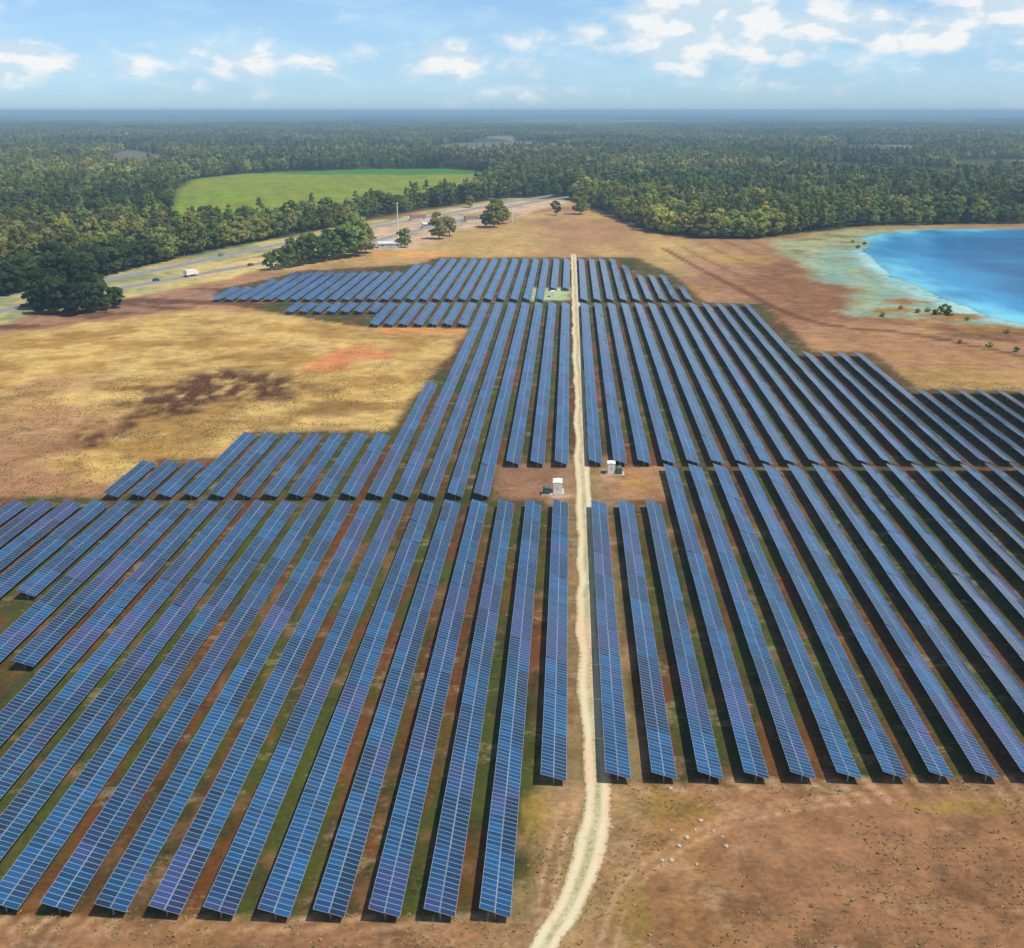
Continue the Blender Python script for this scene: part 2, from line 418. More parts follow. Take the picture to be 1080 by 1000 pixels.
# foreground soil
fg = np.clip((150 - gy) / 30, 0, 1)[:, None] * (S_ < 0)[:, None]
land = paint(land, fg * 0.6, alb((0.54, 0.38, 0.255)))
land = paint(land, fg * np.clip((f1 - 0.45) * 5, 0, .8)[:, None], alb((0.64, 0.47, 0.33)))
land = paint(land, fg * np.clip((f4 - 0.55) * 5, 0, .7)[:, None], alb((0.44, 0.31, 0.2)))
for k, b in enumerate([(575, 880, 26, 60), (600, 950, 22, 40), (668, 850, 34, 26), (655, 960, 26, 50), (730, 852, 30, 12), (1010, 850, 60, 10)]):
    land = paint(land, blob(*b, s=90 + k) * 0.75, alb((0.62, 0.50, 0.24)))
land = paint(land, blob(900, 828, 240, 9, 0.5, s=99) * 0.6 * fg, alb((0.40, 0.38, 0.2)))
land = paint(land, np.clip((8.5 - dline(TRACK, gx, gy, False) + (f4 - 0.5) * 7) / 5, 0, 0.55)[:, None] * (gy < 300)[:, None], alb((0.66, 0.54, 0.38)))
RUTS = [[(596, 965), (470, 972), (250, 975), (0, 975)], [(622, 838), (760, 828), (900, 826), (1100, 824)], [(640, 1000), (668, 930), (760, 870), (900, 842), (1100, 838)], [(600, 850), (585, 900), (575, 960)],
        [(614, 522), (600, 523), (586, 524)], [(617, 503), (632, 502), (646, 503)]]
for k, q in enumerate(RUTS):
    q = smooth_line(GP(q), 4)
    for o_ in (-.85, .85):
        dl = np.abs(dline(q, gx, gy, False) - 0.85) if k < 4 else np.abs(dline(q, gx, gy, False))
    land = paint(land, np.clip(1.2 - dl / (.45 if k < 4 else 1.6), 0, 1)[:, None] * np.clip(f4 * 1.6 - .2, 0, .75)[:, None], alb((0.80, 0.64, 0.48)))
col = paint(col, ss(sd + (f2 - .5) * 10, 6), land)
far_g = 1
for P_ in CLEAR: col = paint(col, ss(sdist(P_, gx, gy) + (f1 - .5) * 30, 12), alb((0.44, 0.42, 0.34)))
# bright crop field beyond the first wood
fs = sdist(FIELD, gx, gy)
crop = paint(np.tile(np.array(alb((0.52, 0.60, 0.04))), (len(gx), 1)), np.clip((fbm(gx / 240, gy / 120, 44, 3) - 0.4) * 4, 0, 1)[:, None], alb((0.56, 0.57, 0.10)))
crop = paint(crop, ss(gy - G(380, 184)[1] + (f1 - .5) * 60, 25), alb((0.26, 0.52, 0.02)))
crop = crop * (1 - 0.16 * (np.sin((gx * .8 + gy * .25) / 3.2) > 0.2)[:, None] * np.clip(f1 * 2 - .4, 0, 1)[:, None])
col = paint(col, ss(fs + (f2 - .5) * 16, 8), crop)
gm = grid_mesh('ground', np.stack([gx, gy, np.zeros_like(gx)], 1), ND, NA)
col_attr(gm, 'soil', np.clip(col, 0.003, 1))
m_ground, nt = mat_new('ground_soil')
at = nt.n('ShaderNodeAttribute', attribute_name='soil'); pos = nt.n('ShaderNodeNewGeometry').outputs['Position']
n_f = nt.noise(pos, 1.1, 6, 0.7); n_m = nt.noise(pos, 0.16, 5, 0.65); n_c = nt.noise(nt.mapping(pos, (1, .5, 1)), 0.035, 5, 0.6)
br = nt.m('ADD', nt.m('MULTIPLY', n_f, 0.9), nt.m('ADD', nt.m('MULTIPLY', n_m, 0.75), nt.m('MULTIPLY', n_c, 0.55)))
br = nt.m('ADD', nt.m('MULTIPLY', nt.m('SUBTRACT', br, 1.1), 1.9), 1.0)
br = nt.m('MAXIMUM', br, 0.35)
gcol = nt.mix(1.0, at.outputs['Color'], nt.n('ShaderNodeCombineColor').outputs[0], 'MULTIPLY')
cc = nt.t.nodes[-2] if nt.t.nodes[-2].bl_idname == 'ShaderNodeCombineColor' else [n for n in nt.t.nodes if n.bl_idname == 'ShaderNodeCombineColor'][0]
for i in range(3): nt.put(cc.inputs[i], br)
tuft = nt.ramp(nt.noise(pos, 0.55, 5, 0.75), 0.56, 0.72)
gcol = nt.mix(nt.m('MULTIPLY', tuft, 0.38), gcol, (0.09, 0.085, 0.03))
scrub = nt.ramp(nt.noise(nt.mapping(pos, (1, .8, 1)), 0.17, 8, 0.82), 0.53, 0.60)
gcol = nt.mix(nt.m('MULTIPLY', scrub, 0.55), gcol, nt.mix(0.5, gcol, (0.10, 0.06, 0.025)))
pale = nt.ramp(nt.noise(nt.mapping(pos, (.7, 1, 1), (40, 9, 0)), 0.11, 8, 0.82), 0.54, 0.62)
gcol = nt.mix(nt.m('MULTIPLY', pale, 0.42), gcol, nt.mix(0.55, gcol, (0.55, 0.42, 0.26)))
pbsdf(nt, gcol, 0.95, 0, 0.15, bump(nt, n_f, 0.5, 0.35))
link('ground', gm, m_ground, kind='structure')

# ------------------------------------------------------------------ sheets: track, highway, lake
def strip(name, P, width, z, mat, jit=0.0, step=2.0, kind='structure', nx=5, **kw):
    seg = np.hypot(*np.diff(P, axis=0).T); s = np.concatenate([[0], np.cumsum(seg)])
    t = np.arange(0, s[-1], step); x = np.interp(t, s, P[:, 0]); y = np.interp(t, s, P[:, 1])
    tx, ty = np.gradient(x), np.gradient(y); L = np.hypot(tx, ty); nxv, nyv = ty / L, -tx / L
    V = []
    for k in range(nx):
        q = k / (nx - 1)
        o = (-width / 2 + (fbm(t / 11, t * 0 + 3, 7, 3) - 0.5) * jit) * (1 - q) + (width / 2 + (fbm(t / 11, t * 0 + 9, 8, 3) - 0.5) * jit) * q
        V.append(np.stack([x + nxv * o, y + nyv * o, np.full_like(t, z)], 1))
    V = np.stack(V, 1).reshape(-1, 3)
    me = grid_mesh(name, V, len(t), nx)
    uv = np.stack([np.tile(np.linspace(-1, 1, nx), len(t)), np.repeat(t, nx), np.zeros(len(V))], 1)
    a = me.attributes.new('across', 'FLOAT_VECTOR', 'POINT'); a.data.foreach_set('vector', uv.astype(np.float32).ravel())
    # face up
    if me.polygons[0].normal.z < 0: me.flip_normals()
    return link(name, me, mat, kind=kind, **kw)


m_track, nt = mat_new('pale_track')
pos = nt.n('ShaderNodeNewGeometry').outputs['Position']; at = nt.n('ShaderNodeAttribute', attribute_name='across'); sx = nt.n('ShaderNodeSeparateXYZ'); nt.put(sx.inputs[0], at.outputs['Vector'])
rut = nt.ramp(nt.m('ABSOLUTE', nt.m('SUBTRACT', nt.m('ABSOLUTE', sx.outputs[0]), 0.52)), 0.05, 0.42, 1.0, 0.0)
n1_ = nt.noise(pos, 1.3, 6, 0.7); n2_ = nt.noise(nt.mapping(pos, (1, .25, 1)), 0.5, 5, 0.6)
c = nt.mix(nt.m('ADD', nt.m('MULTIPLY', rut, 0.6), nt.m('MULTIPLY', n2_, 0.4)), alb((0.70, 0.68, 0.50), 1.25), alb((0.93, 0.84, 0.70), 1.2))
c = nt.mix(nt.ramp(n2_, 0.42, 0.72, 0, .7), c, nt.mix(n1_, alb((0.78, 0.77, 0.60), 1.2), alb((0.92, 0.89, 0.76), 1.2)))
c = nt.mix(nt.ramp(nt.noise(nt.mapping(pos, (1, .12, 1)), 0.25, 5, .65), 0.48, 0.6, 0, .6), c, alb((0.90, 0.74, 0.60), 1.2))
c = nt.mix(nt.ramp(n1_, 0.54, 0.72, 0, .55), c, alb((0.62, 0.55, 0.40)))
mid_g = nt.m('MULTIPLY', nt.ramp(nt.m('ABSOLUTE', sx.outputs[0]), 0.08, 0.3, 1.0, 0.0), nt.ramp(n1_, 0.42, 0.58))
c = nt.mix(nt.m('MULTIPLY', mid_g, 0.35), c, alb((0.45, 0.44, 0.25)))
edge = nt.ramp(nt.m('ADD', nt.m('ABSOLUTE', sx.outputs[0]), nt.m('MULTIPLY', nt.m('SUBTRACT', n1_, 0.5), 1.0)), 0.74, 1.05)
c = nt.mix(nt.m('MULTIPLY', edge, 0.9), c, alb((0.55, 0.44, 0.29)))
pbsdf(nt, c, 0.95, 0, 0.1, bump(nt, n1_, 0.4, 0.2))
strip('dirt_track', TRACK, 4.1, 0.03, m_track, jit=1.3, step=1.2, nx=9)

m_asph, nt = mat_new('asphalt')
pos = nt.n('ShaderNodeNewGeometry').outputs['Position']; at = nt.n('ShaderNodeAttribute', attribute_name='across'); sx = nt.n('ShaderNodeSeparateXYZ'); nt.put(sx.inputs[0], at.outputs['Vector'])
ax = nt.m('ABSOLUTE', sx.outputs[0])
c = nt.mix(nt.noise(pos, 0.3, 5), (0.17, 0.165, 0.16), (0.27, 0.26, 0.25))
c = nt.mix(nt.m('GREATER_THAN', ax, 0.93), c, (0.36, 0.31, 0.24))
line = nt.m('MULTIPLY', nt.m('GREATER_THAN', ax, 0.84), nt.m('LESS_THAN', ax, 0.88))
dash = nt.m('MULTIPLY', nt.m('LESS_THAN', ax, 0.02), nt.m('LESS_THAN', nt.m('FRACT', nt.m('MULTIPLY', sx.outputs[1], 1 / 12)), 0.33))
c = nt.mix(nt.m('MAXIMUM', line, dash), c, (0.78, 0.78, 0.76)); pbsdf(nt, c, 0.85)
strip('highway', ROAD1, 9.4, 0.06, m_asph, step=6, nx=3)
strip('highway', ROAD2, 9.4, 0.06, m_asph, step=6, nx=3)

lk = GP([(880, 236)]); lx0, lx1 = LAKE[:, 0].min() - 20, LAKE[:, 0].max() + 20; ly0, ly1 = LAKE[:, 1].min() - 20, LAKE[:, 1].max() + 20
nxl, nyl = 240, 200
LX, LY = np.meshgrid(np.linspace(lx0, lx1, nxl), np.linspace(ly0, ly1, nyl)); lx, ly = LX.ravel(), LY.ravel()
ld = sdist(LAKE, lx, ly) + (fbm(lx / 30, ly / 30, 77, 4) - 0.5) * 16
lm = grid_mesh('lake', np.stack([lx, ly, np.full_like(lx, 0.08)], 1), nyl, nxl, keep=ld > 0)
a = lm.attributes.new('shore', 'FLOAT', 'POINT'); a.data.foreach_set('value', ld.astype(np.float32))
m_lake, nt = mat_new('lake_water')
pos = nt.n('ShaderNodeNewGeometry').outputs['Position']; at = nt.n('ShaderNodeAttribute', attribute_name='shore')
n = nt.noise(nt.mapping(pos, (1, .35, 1)), 0.02, 4); f = nt.m('ADD', at.outputs['Fac'], nt.m('MULTIPLY', nt.m('SUBTRACT', n, 0.5), 60))
c = nt.mix(nt.ramp(f, 0, 26), alb((0.50, 0.88, 0.95), 1.2), alb((0.24, 0.66, 0.86), 1.2)); c = nt.mix(nt.ramp(f, 14, 75), c, alb((0.0, 0.36, 0.58), 1.2))
c = nt.mix(nt.ramp(n, 0.45, 0.62, 0, .6), c, alb((0.0, 0.46, 0.68), 1.2))
lw = nt.noise(nt.mapping(pos, (.25, 1.2, 1)), 0.03, 6, .7)
c = nt.mix(nt.ramp(lw, 0.50, 0.64, 0, .28), c, alb((0.22, 0.62, 0.80), 1.2))
pbsdf(nt, c, 0.16, 0, 0.12, bump(nt, nt.noise(nt.mapping(pos, (.6, 1.6, 1)), 0.5, 6, .7), 0.6, 0.5))
lo = link('lake', lm, m_lake, kind='structure')

# ------------------------------------------------------------------ solar rows
TILT = math.radians(17.5); PW = 1.86; ZC = 1.45; MOD = 0.95
m_pv, nt = mat_new('photovoltaic_glass')
tcn = nt.n('ShaderNodeTexCoord'); so_ = tcn.outputs['Object']; sx = nt.n('ShaderNodeSeparateXYZ'); nt.put(sx.inputs[0], so_)
geo = nt.n('ShaderNodeNewGeometry'); oi = nt.n('ShaderNodeObjectInfo')
uy = nt.m('FRACT', nt.m('MULTIPLY', sx.outputs[1], 1 / MOD)); edgey = nt.m('LESS_THAN', nt.m('MINIMUM', uy, nt.m('SUBTRACT', 1.0, uy)), 0.045)
atx = nt.n('ShaderNodeAttribute', attribute_name='u')       # -1 .. 1 across one strip
edgex = nt.m('GREATER_THAN', nt.m('ABSOLUTE', atx.outputs['Fac']), 0.955)
frame = nt.m('MAXIMUM', edgey, edgex)
mid = nt.m('FLOOR', nt.m('MULTIPLY', sx.outputs[1], 1 / MOD))
wn = nt.n('ShaderNodeTexWhiteNoise', noise_dimensions='2D'); cv2 = nt.n('ShaderNodeCombineXYZ'); nt.put(cv2.inputs[0], mid); nt.put(cv2.inputs[1], nt.m('MULTIPLY', oi.outputs['Random'], 91.0)); nt.put(wn.inputs[0], cv2.outputs[0])
# cell grid: thin pale bus lines inside each module
cy = nt.m('FRACT', nt.m('MULTIPLY', sx.outputs[1], 6 / MOD)); cellg = nt.m('LESS_THAN', nt.m('MINIMUM', cy, nt.m('SUBTRACT', 1.0, cy)), 0.05)
cells = nt.mix(wn.outputs['Value'], (0.002, 0.030, 0.080), (0.005, 0.062, 0.155))
big = nt.noise(geo.outputs['Position'], 0.035, 3, 0.6)
cells = nt.mix(nt.ramp(big, 0.49, 0.62, 0, 0.65), cells, (0.038, 0.032, 0.115))
tb = nt.n('ShaderNodeTexWhiteNoise', noise_dimensions='2D'); cv3 = nt.n('ShaderNodeCombineXYZ')
nt.put(cv3.inputs[0], nt.m('FLOOR', nt.m('MULTIPLY', sx.outputs[1], 1 / 12.0))); nt.put(cv3.inputs[1], nt.m('MULTIPLY', oi.outputs['Random'], 57.0)); nt.put(tb.inputs[0], cv3.outputs[0])
tv = nt.m('ADD', 0.5, nt.m('MULTIPLY', tb.outputs['Value'], 0.95)); tcol = nt.n('ShaderNodeCombineColor')
for i_ in range(3): nt.put(tcol.inputs[i_], tv)
cells = nt.mix(1.0, cells, tcol.outputs[0], 'MULTIPLY')
cells = nt.mix(nt.m('MULTIPLY', cellg, 0.18), cells, (0.35, 0.4, 0.45))
cc_ = nt.mix(frame, cells, nt.mix(nt.noise(geo.outputs['Position'], 0.4, 3), (0.22, 0.28, 0.33), (0.44, 0.52, 0.57)))
b = pbsdf(nt, cc_, nt.m('ADD', 0.16, nt.m('MULTIPLY', frame, 0.25)), nt.m('MULTIPLY', frame, 0.35), 0.5)
m_back = simple('panel_backsheet', (0.16, 0.16, 0.165), 0.7)
m_steel = simple('galvanised_steel', (0.38, 0.39, 0.40), 0.45, 0.6)
m_post = simple('steel_post', (0.30, 0.30, 0.30), 0.55, 0.5)


def strip_mesh(name, L, side, rnd):
    """one strip of modules, 12 m tables with slightly uneven pitch; local x across, y along, origin at row base"""
    V, F, U, MI = [], [], [], []
    y = 0.0
    while y < L - 0.01:
        y2 = min(y + 12.0, L); g = 0.06 if y2 < L else 0
        t = TILT + math.radians(rnd.gauss(0, 1.1)); dz = rnd.gauss(0, 0.03)
        c_, s_ = math.cos(t), math.sin(t)
        a0, a1 = (-PW - 0.03, -0.03) if side < 0 else (0.03, PW + 0.03)
        b = len(V)
        for top in (0.0, -0.05):
            for aa, yy in ((a0, y), (a1, y), (a1, y2 - g), (a0, y2 - g)):
                V.append((aa * c_ + top * s_, yy, ZC + dz - aa * s_ + top * c_ + 0.12)); U.append(-1 if aa == a0 else 1)
        F += [(b, b + 1, b + 2, b + 3), (b + 7, b + 6, b + 5, b + 4), (b + 1, b, b + 4, b + 5), (b + 2, b + 1, b + 5, b + 6), (b + 3, b + 2, b + 6, b + 7), (b, b + 3, b + 7, b + 4)]
        MI += [0, 1, 2, 2, 2, 2]; y = y2
    me = bpy.data.meshes.new(name); me.from_pydata(V, [], F); me.materials.append(m_pv); me.materials.append(m_back); me.materials.append(m_steel)
    me.polygons.foreach_set('material_index', MI); a = me.attributes.new('u', 'FLOAT', 'POINT'); a.data.foreach_set('value', np.array(U, np.float32))
    me.update(); return me


post_me = MB().box(-0.09, 0.09, -0.06, 0.06, -0.3, ZC - 0.03).mesh('post'); post_me.materials.append(m_post)
ORD = ['first', 'second', 'third', 'fourth', 'fifth', 'sixth', 'seventh', 'eighth', 'ninth', 'tenth', 'eleventh', 'twelfth', 'thirteenth', 'fourteenth',
       'fifteenth', 'sixteenth', 'seventeenth', 'eighteenth', 'nineteenth', 'twentieth', 'twenty-first', 'twenty-second', 'twenty-third', 'twenty-fourth',
       'twenty-fifth', 'twenty-sixth', 'twenty-seventh', 'twenty-eighth', 'twenty-ninth', 'thirtieth']


def solar_row(X, ynear, yfar, label, group, posts, rid):
    rnd = random.Random(rid * 77 + 5)
    y0, y1 = yat(X, ynear, ZC + 0.1), yat(X, yfar, ZC + 0.1); L = max(3.0, round(y1 - y0))
    r = empty('solar_panel_row', (X, y0, 0), 0, label=label, category='solar panels', group=group)
    for s in (-1, 1): link('panel_strip', strip_mesh('panel_strip', L, s, rnd), None, r)
    tube = MB().tube((0, 0.15, ZC), (0, L - 0.15, ZC), 0.075, 0.075, 6)
    n = max(2, int(L / 8) + 1); ys = [0.8 + (L - 1.6) * k / (n - 1) for k in range(n)]
    if posts:
        tube.build('torque_tube', m_steel, r)
        for yy in ys: p = link('post', post_me, None, r); p.location = (0, yy, 0)
    else:
        for yy in ys: tube.box(-0.09, 0.09, yy - 0.06, yy + 0.06, -0.3, ZC - 0.05)
        tube.build('support_frame', m_steel, r)


XL = [-1.0 - 6.40 * i for i in range(32)]
XR = [8.0 + 6.46 * j for j in range(30)]
rid = 0
NEAR_L = 'solar rows left of the track, nearest block'; NEAR_R = 'solar rows right of the track, nearest block'
for i in range(24):
    yn = 820 if i == 0 else (963 if i < 6 else 963 - (i - 5) * 1.6)
    if i in (14,): yn = 700
    if i in (16,): yn = 626
    if i > 16: yn = 640
    solar_row(XL[i], yn, 529, f'{ORD[i]} long row of blue panels left of the pale track, in the near block', NEAR_L, True, rid); rid += 1
for j in range(20):
    solar_row(XR[j], 818, 529 if j < 3 else 491.5, f'{ORD[j]} row of panels right of the pale track, in the near block', NEAR_R, True, rid); rid += 1
for i in range(18):
    yn = 488 if i < 3 else 522
    yf = 319.5 if i < 7 else 404 if i == 7 else 457 if i < 15 else 487
    solar_row(XL[i], yn, yf, f'{ORD[i]} row of blue panels left of the track, in the middle block', 'solar rows left of the track, middle block', False, rid); rid += 1
for j in range(25):
    yf = 320 if j < 13 else 372 if j < 17 else 411
    solar_row(XR[j], 487, yf, f'{ORD[j]} row of grey panels right of the track, in the middle block', 'solar rows right of the track, middle block', False, rid); rid += 1
for i in range(7, 21):
    solar_row(XL[i], 342 if i < 14 else 328.5, 319.5, f'{ORD[i - 7]} short row from the right in the thin band of panels above the tan meadow', 'short solar rows above the meadow', False, rid); rid += 1
for i in range(28):
    yn = 304 if i < 2 else 315.5
    yf = 273 if i < 13 else 279 if i < 15 else 287 if i < 25 else 295 if i == 25 else 303
    solar_row(XL[i], yn, yf, f'{ORD[i]} row left of the track in the farthest block of panels', 'solar rows left of the track, farthest block', False, rid); rid += 1
for j in range(9):
    yf = 273 if j < 4 else 280 if j == 4 else 290 if j < 8 else 302
    solar_row(XR[j], 316, yf, f'{ORD[j]} row right of the track in the farthest block of panels', 'solar rows right of the track, farthest block', False, rid); rid += 1

# ------------------------------------------------------------------ inverter cabinets, transformers, stones
m_white = simple('cream_paint', (0.80, 0.78, 0.70), 0.5); m_grey = simple('grey_paint', (0.45, 0.46, 0.47), 0.5)
m_green = simple('green_paint', (0.07, 0.13, 0.08), 0.5); m_conc = simple('concrete', (0.45, 0.42, 0.36), 0.9); m_dark = simple('dark_metal', (0.05, 0.05, 0.05), 0.5)


def cabinet(px, py, sx_, sy_, sz, label, rz=0.0, mat=m_white):
    x, y = G(px, py); r = empty('inverter_cabinet', (x, y, 0), rz, label=label, category='electrical cabinet', group='inverter cabinets in the gaps between blocks')
    MB().box(-sx_ / 2 - .5, sx_ / 2 + .5, -sy_ / 2 - .5, sy_ / 2 + .5, -0.05, 0.18).build('base_pad', m_conc, r)
    MB().box(-sx_ / 2, sx_ / 2, -sy_ / 2, sy_ / 2, 0.18, sz).build('body', mat, r)
    MB().prism([(-sx_ / 2 - .08, sz), (sx_ / 2 + .08, sz), (sx_ / 2 + .08, sz + .06), (0, sz + .2), (-sx_ / 2 - .08, sz + .06)], -sy_ / 2 - .08, sy_ / 2 + .08).build('roof', mat, r)
    for k in (-1, 1):
        d = MB().box(min(0.02 * k, k * (sx_ / 2 - .1)), max(0.02 * k, k * (sx_ / 2 - .1)), -sy_ / 2 - .04, -sy_ / 2 + .01, 0.3, sz - .15).build('door', mat, r)
        MB().box(k * .1 - .03, k * .1 + .03, -sy_ / 2 - .09, -sy_ / 2 - .04, sz * .5, sz * .5 + .3).build('handle', m_dark, d)
    v = MB()
    for k in range(7): v.box(sx_ / 2 + .0, sx_ / 2 + .05, -sy_ / 2 + .4, sy_ / 2 - .4, .5 + k * .16, .58 + k * .16)
    v.build('vent', m_grey, r)


cabinet(588, 519, 2.2, 3.6, 2.9, 'cream inverter cabinet left of the track in the brown gap between blocks')
cabinet(644.5, 499, 2.0, 2.6, 2.9, 'white inverter cabinet right of the track in the brown gap between blocks')
cabinet(583, 313, 2.4, 4.0, 2.8, 'white cabinet on the pale gravel patch in the farthest block')


def transformer(px, py, label):
    x, y = G(px, py); r = empty('transformer', (x, y, 0), 0, label=label, category='transformer')
    MB().box(-1.3, 1.3, -1.6, 1.6, -.05, .2).build('base_pad', m_conc, r)
    MB().box(-.7, .7, -1.1, 1.1, .2, 1.9).build('tank', m_green, r)
    f = MB()
    for k in range(8): f.box(-1.05, -.7, -1.0 + k * .27, -.93 + k * .27, .35, 1.7)
    f.build('cooling_fin', m_green, r)
    MB().tube((0, -.5, 1.9), (0, -.5, 2.3), .09, .06).tube((0, .5, 1.9), (0, .5, 2.3), .09, .06).build('bushing', m_grey, r)


transformer(577, 521, 'dark green finned transformer beside the cream cabinet left of the track')
transformer(653, 500, 'green transformer beside the white cabinet right of the track')
m_stone = simple('pale_stone', (0.46, 0.37, 0.28), 0.9, 0, 0.2, 4)
for k, (px, py, s) in enumerate([(739, 866, .30), (724, 884, .34), (716, 893, .30), (698, 908, .26), (708, 908, .34), (766, 893, .28), (762, 883, .2), (708, 876, .18), (733, 876, .2), (752, 877, .18), (707, 832, .3), (735, 912, .2), (645, 873, .22)]):
    x, y = G(px, py); rnd = random.Random(k); v = []
    import bmesh
    bm = bmesh.new(); bmesh.ops.create_icosphere(bm, subdivisions=2, radius=1)
    for vv in bm.verts: vv.co = Vector((vv.co.x * s * 1.15, vv.co.y * s, vv.co.z * s * .7)) * (1 + .22 * math.sin(vv.co.x * 3 + k) * math.cos(vv.co.y * 4 - k) + rnd.uniform(-.07, .07))
    me = bpy.data.meshes.new('stone'); bm.to_mesh(me); bm.free()
    o = link('stone', me, m_stone, label='pale stone lying on the bare brown soil near the track', category='stone', group='pale stones on the bare soil')
    o.location = (x, y, s * .3); o.rotation_euler = (0, 0, k)

# ------------------------------------------------------------------ weeds and grass tufts on the open soil
nw = 90000
wa = np.radians(RNG.uniform(-30, 30, nw)) - PSI; wd = np.sqrt(RNG.uniform(88 ** 2, 420 ** 2, nw)); wx, wy = wd * np.sin(wa), wd * np.cos(wa)
den = fbm(wx / 7, wy / 9, 301, 4); okw = (den > 0.46) & (dline(TRACK, wx, wy, False) > 2.2) & (sdist(SOLAR, wx, wy) < 1)
wx, wy = wx[okw], wy[okw]; n_ = len(wx); Vw = []
for b in range(4):
    th = RNG.uniform(0, 6.28, n_); h_ = RNG.uniform(.05, .20, n_) * (1 + 1.2 * (RNG.uniform(0, 1, n_) > .97)); wdt = RNG.uniform(.05, .15, n_); lean = RNG.uniform(.05, .3, n_)
    cx, cy_ = np.cos(th), np.sin(th)
    Vw.append(np.stack([np.stack([wx - cy_ * wdt, wy + cx * wdt, np.full(n_, -.02)], 1), np.stack([wx + cy_ * wdt, wy - cx * wdt, np.full(n_, -.02)], 1),
                        np.stack([wx + cy_ * wdt * .5 + cx * lean, wy - cx * wdt * .5 + cy_ * lean, h_], 1), np.stack([wx - cy_ * wdt * .7 + cx * lean, wy + cx * wdt * .7 + cy_ * lean, h_ * .8], 1)], 1))
Vw = np.concatenate(Vw).reshape(-1, 3); nq = len(Vw) // 4
wm = bpy.data.meshes.new('weeds'); wm.vertices.add(len(Vw)); wm.vertices.foreach_set('co', Vw.astype(np.float32).ravel())
wm.loops.add(len(Vw)); wm.loops.foreach_set('vertex_index', np.arange(len(Vw), dtype=np.int32)); wm.polygons.add(nq)
wm.polygons.foreach_set('loop_start', np.arange(0, len(Vw), 4, dtype=np.int32)); wm.polygons.foreach_set('loop_total', np.full(nq, 4, np.int32)); wm.update(calc_edges=True)
m_weed, nt = mat_new('weed_blades'); pos = nt.n('ShaderNodeNewGeometry').outputs['Position']
pbsdf(nt, nt.mix(nt.ramp(nt.noise(pos, 0.3, 4, .7), .38, .62), (0.16, 0.15, 0.05), (0.32, 0.22, 0.10)), 0.9, 0, 0.1)
link('weeds', wm, m_weed, kind='stuff', label='scattered dry weeds and grass tufts on the soil', category='weeds')

# ------------------------------------------------------------------ trees
def leaf_mat(name, dark, light, tint):
    m, nt = mat_new(name)
    geo = nt.n('ShaderNodeNewGeometry'); oi = nt.n('ShaderNodeObjectInfo'); tcc = nt.n('ShaderNodeTexCoord')
    n = nt.noise(tcc.outputs['Object'], 0.45, 4, 0.7); reg = nt.noise(geo.outputs['Position'], 0.0035, 3, 0.6)
    c = nt.mix(nt.ramp(n, 0.32, 0.68), dark, light)
    c = nt.mix(nt.m('MULTIPLY', nt.ramp(oi.outputs['Random'], 0.0, 1.0, smooth=False), 0.6), c, tint)
    c = nt.mix(nt.ramp(reg, 0.55, 0.66, 0, 0.6), c, (0.19, 0.14, 0.10))
    c = nt.mix(nt.ramp(nt.noise(geo.outputs['Position'], 0.006, 2, 0.5), 0.46, 0.6, 0, 0.6), c, tuple(v * 0.8 for v in dark))
    c = nt.mix(1.0, c, nt.mix(nt.ramp(nt.noise(geo.outputs['Position'], 0.0016, 3, 0.55), 0.38, 0.62), (0.62, 0.72, 0.72), (1.35, 1.22, 1.05)), 'MULTIPLY')
    hsv = nt.n('ShaderNodeHueSaturation'); nt.put(hsv.inputs['Color'], c); nt.put(hsv.inputs['Hue'], nt.m('ADD', 0.475, nt.m('MULTIPLY', nt.m('FRACT', nt.m('MULTIPLY', oi.outputs['Random'], 13.7)), 0.07)))
    nt.put(hsv.inputs['Value'], nt.m('ADD', 0.62, nt.m('MULTIPLY', nt.m('FRACT', nt.m('MULTIPLY', oi.outputs['Random'], 7.31)), 0.8)))
    d_ = nt.n('ShaderNodeBsdfDiffuse'); tr = nt.n('ShaderNodeBsdfTranslucent'); mx = nt.n('ShaderNodeMixShader'); ou = nt.n('ShaderNodeOutputMaterial')
    nt.put(d_.inputs[0], hsv.outputs[0]); nt.put(tr.inputs[0], hsv.outputs[0]); mx.inputs[0].default_value = 0.35
    nt.t.links.new(d_.outputs[0], mx.inputs[1]); nt.t.links.new(tr.outputs[0], mx.inputs[2]); nt.put(ou.inputs[0], mx.outputs[0]); return m


m_leaf = leaf_mat('olive_foliage', (0.125, 0.170, 0.042), (0.335, 0.385, 0.095), (0.460, 0.400, 0.115))
m_leaf2 = leaf_mat('dark_foliage', (0.060, 0.090, 0.030), (0.160, 0.195, 0.062), (0.180, 0.180, 0.070))
m_bark = simple('bark', (0.12, 0.09, 0.065), 0.9)


